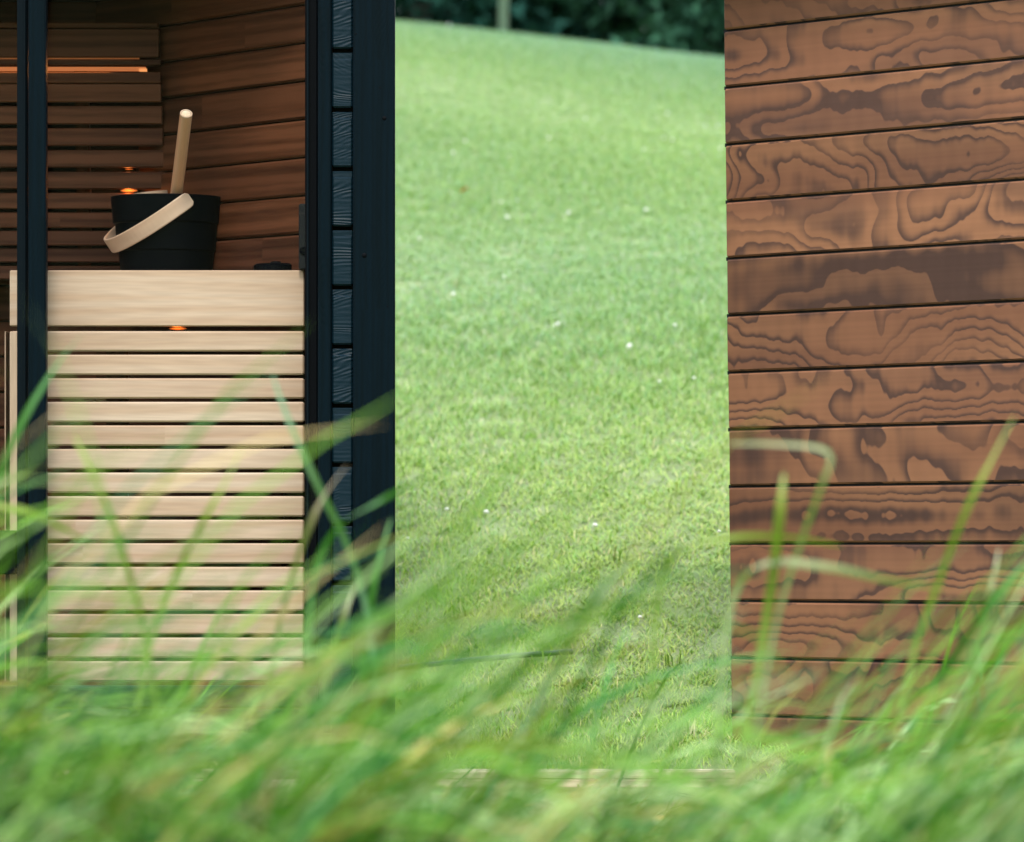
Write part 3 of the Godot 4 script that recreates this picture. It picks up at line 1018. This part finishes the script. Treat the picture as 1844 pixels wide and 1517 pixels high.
func crown_mesh(radius: Vector3, count: int, leaf: float, seed_value: int, tone: Color) -> ArrayMesh:
	rng.seed = seed_value
	var st := SurfaceTool.new()
	st.begin(Mesh.PRIMITIVE_TRIANGLES)
	var clumps := []
	for i in 46:
		var v := Vector3(rng.randfn(), rng.randfn(), rng.randfn()).normalized() * pow(rng.randf(), 0.4)
		clumps.append([v * radius, rng.randf_range(0.7, 1.5)])
	for i in count:
		var c: Array = clumps[rng.randi() % clumps.size()]
		var p: Vector3 = c[0] + Vector3(rng.randfn(), rng.randfn(), rng.randfn()) * radius * 0.15
		var n := Vector3(rng.randfn(), rng.randfn() + 0.8, rng.randfn()).normalized()
		var u := n.cross(Vector3(rng.randfn(), rng.randfn(), rng.randfn())).normalized()
		var w := n.cross(u)
		var s := leaf * rng.randf_range(0.6, 1.4)
		var col: Color = tone * (c[1] * rng.randf_range(0.7, 1.3))
		for q in [p - u * s, p + w * s * 0.5, p + u * s, p - u * s, p + u * s, p - w * s * 0.5]:
			st.set_normal(n)
			st.set_color(col)
			st.add_vertex(q)
	return st.commit()


func make_trees() -> void:
	var shapes := [
		crown_mesh(Vector3(2.0, 2.6, 1.8), 15000, 0.065, 1, Color(0.014, 0.050, 0.038)),
		crown_mesh(Vector3(1.7, 2.2, 1.7), 14000, 0.065, 2, Color(0.014, 0.036, 0.032)),
		crown_mesh(Vector3(1.5, 1.7, 1.5), 12000, 0.06, 3, Color(0.030, 0.085, 0.052)),
	]
	var rows := [
		[-2.6, 29.0, 0, "dark green shrubby tree beyond the crest, behind the black sauna"],
		[-0.75, 29.6, 0, "dark bluish green tree left of the slim pale trunk"],
		[0.85, 31.5, 1, "darkest tree right of the slim pale trunk, set far back"],
		[1.55, 28.9, 2, "brighter green bush in the middle of the tree line"],
		[2.6, 30.5, 1, "dark tree between the two brighter bushes"],
		[2.95, 28.0, 2, "brighter green bush next to the brown cabin"],
		[4.6, 29.5, 0, "tall dark tree rising behind the brown cabin"],
		[0.0, 34.5, 0, "tall tree standing far behind the darkest tree"],
		[-4.8, 31.0, 1, "dark tree at the left end of the tree line"],
	]
	for r in rows:
		var g := ground_at(r[0], r[1])
		var root := Vector3(r[0], g - 0.05, -r[1])
		var t := thing("tree", root, r[3], "tree", "trees beyond the lawn crest")
		var lift: float = [2.0, 1.7, 1.25][r[2]]
		part("trunk", smooth_tube([root, root + Vector3(0.03, lift * 0.6, 0), root + Vector3(0, lift * 1.3, 0)], 0.09, 10), M.bark, t)
		part("crown", shapes[r[2]], M.leaf, t, Transform3D(Basis(Vector3.UP, r[0] * 2.0), root + Vector3(0, lift, 0)))
	var bx := (905.0 - 922.0) / FOCAL * 26.0
	var root := Vector3(bx, ground_at(bx, 26.0) - 0.05, -26.0)
	var slim := thing("young_tree", root, "slim pale trunk of a young tree at the top of the lawn", "tree")
	part("trunk", smooth_tube([root, root + Vector3(0.01, 0.8, 0), root + Vector3(-0.02, 1.8, 0), root + Vector3(0, 2.8, 0)], 0.036, 10), M.pale_bark, slim)
	part("crown", crown_mesh(Vector3(0.7, 0.9, 0.7), 1500, 0.05, 8, Color(0.05, 0.10, 0.03)), M.leaf, slim, Transform3D(Basis(), root + Vector3(0, 3.0, 0)))


# ---------------------------------------------------------------- scene

func _ready() -> void:
	var cam := Camera3D.new()
	cam.name = "camera"
	add_child(cam)
	cam.position = Vector3(0, EYE, 0)
	var attr := CameraAttributesPhysical.new()
	attr.frustum_near = 0.1
	attr.frustum_far = 400.0
	attr.frustum_focal_length = 130.0
	attr.frustum_focus_distance = 7.62
	attr.exposure_aperture = 130.0 / 29.0
	cam.attributes = attr
	cam.projection = Camera3D.PROJECTION_FRUSTUM
	cam.keep_aspect = Camera3D.KEEP_HEIGHT
	cam.near = 0.1
	cam.far = 400.0
	cam.size = 1517.0 / FOCAL * 0.1
	cam.frustum_offset = Vector2(0.0, (HORIZON - 758.5) / FOCAL * 0.1)
	cam.current = true

	var sky_mat := ProceduralSkyMaterial.new()
	sky_mat.sky_top_color = lin(0.80, 0.90, 1.02)
	sky_mat.sky_horizon_color = lin(0.92, 0.96, 1.0)
	sky_mat.sky_curve = 0.2
	sky_mat.ground_bottom_color = lin(0.10, 0.13, 0.07)
	sky_mat.ground_horizon_color = lin(0.20, 0.24, 0.16)
	var sky := Sky.new()
	sky.sky_material = sky_mat
	var env := Environment.new()
	env.background_mode = Environment.BG_SKY
	env.sky = sky
	env.tonemap_mode = Environment.TONE_MAPPER_LINEAR
	env.tonemap_exposure = 3.6
	env.sdfgi_enabled = true
	env.ssao_enabled = true
	env.ssil_enabled = true
	var we := WorldEnvironment.new()
	we.name = "world_environment"
	we.environment = env
	add_child(we)

	var sun := DirectionalLight3D.new()
	sun.name = "sun"
	sun.light_energy = 0.35
	sun.light_color = Color(1.0, 0.97, 0.92)
	sun.light_angular_distance = 14.0
	sun.shadow_enabled = true
	add_child(sun)
	sun.look_at_from_position(Vector3.ZERO, Vector3(0.03, -1.0, -0.70))

	noise_a.seed = 3
	noise_a.noise_type = FastNoiseLite.TYPE_SIMPLEX_SMOOTH
	noise_a.frequency = 0.01
	noise_a.fractal_type = FastNoiseLite.FRACTAL_NONE
	noise_b.seed = 8
	noise_b.noise_type = FastNoiseLite.TYPE_SIMPLEX
	noise_b.frequency = 0.01
	noise_b.fractal_type = FastNoiseLite.FRACTAL_NONE
	make_profile()
	make_materials()
	make_ground()
	make_black_sauna()
	make_brown_cabin()
	make_deck()
	make_interior()
	make_trees()
	make_lawn()
	make_tall_grass()
	make_single_blades()
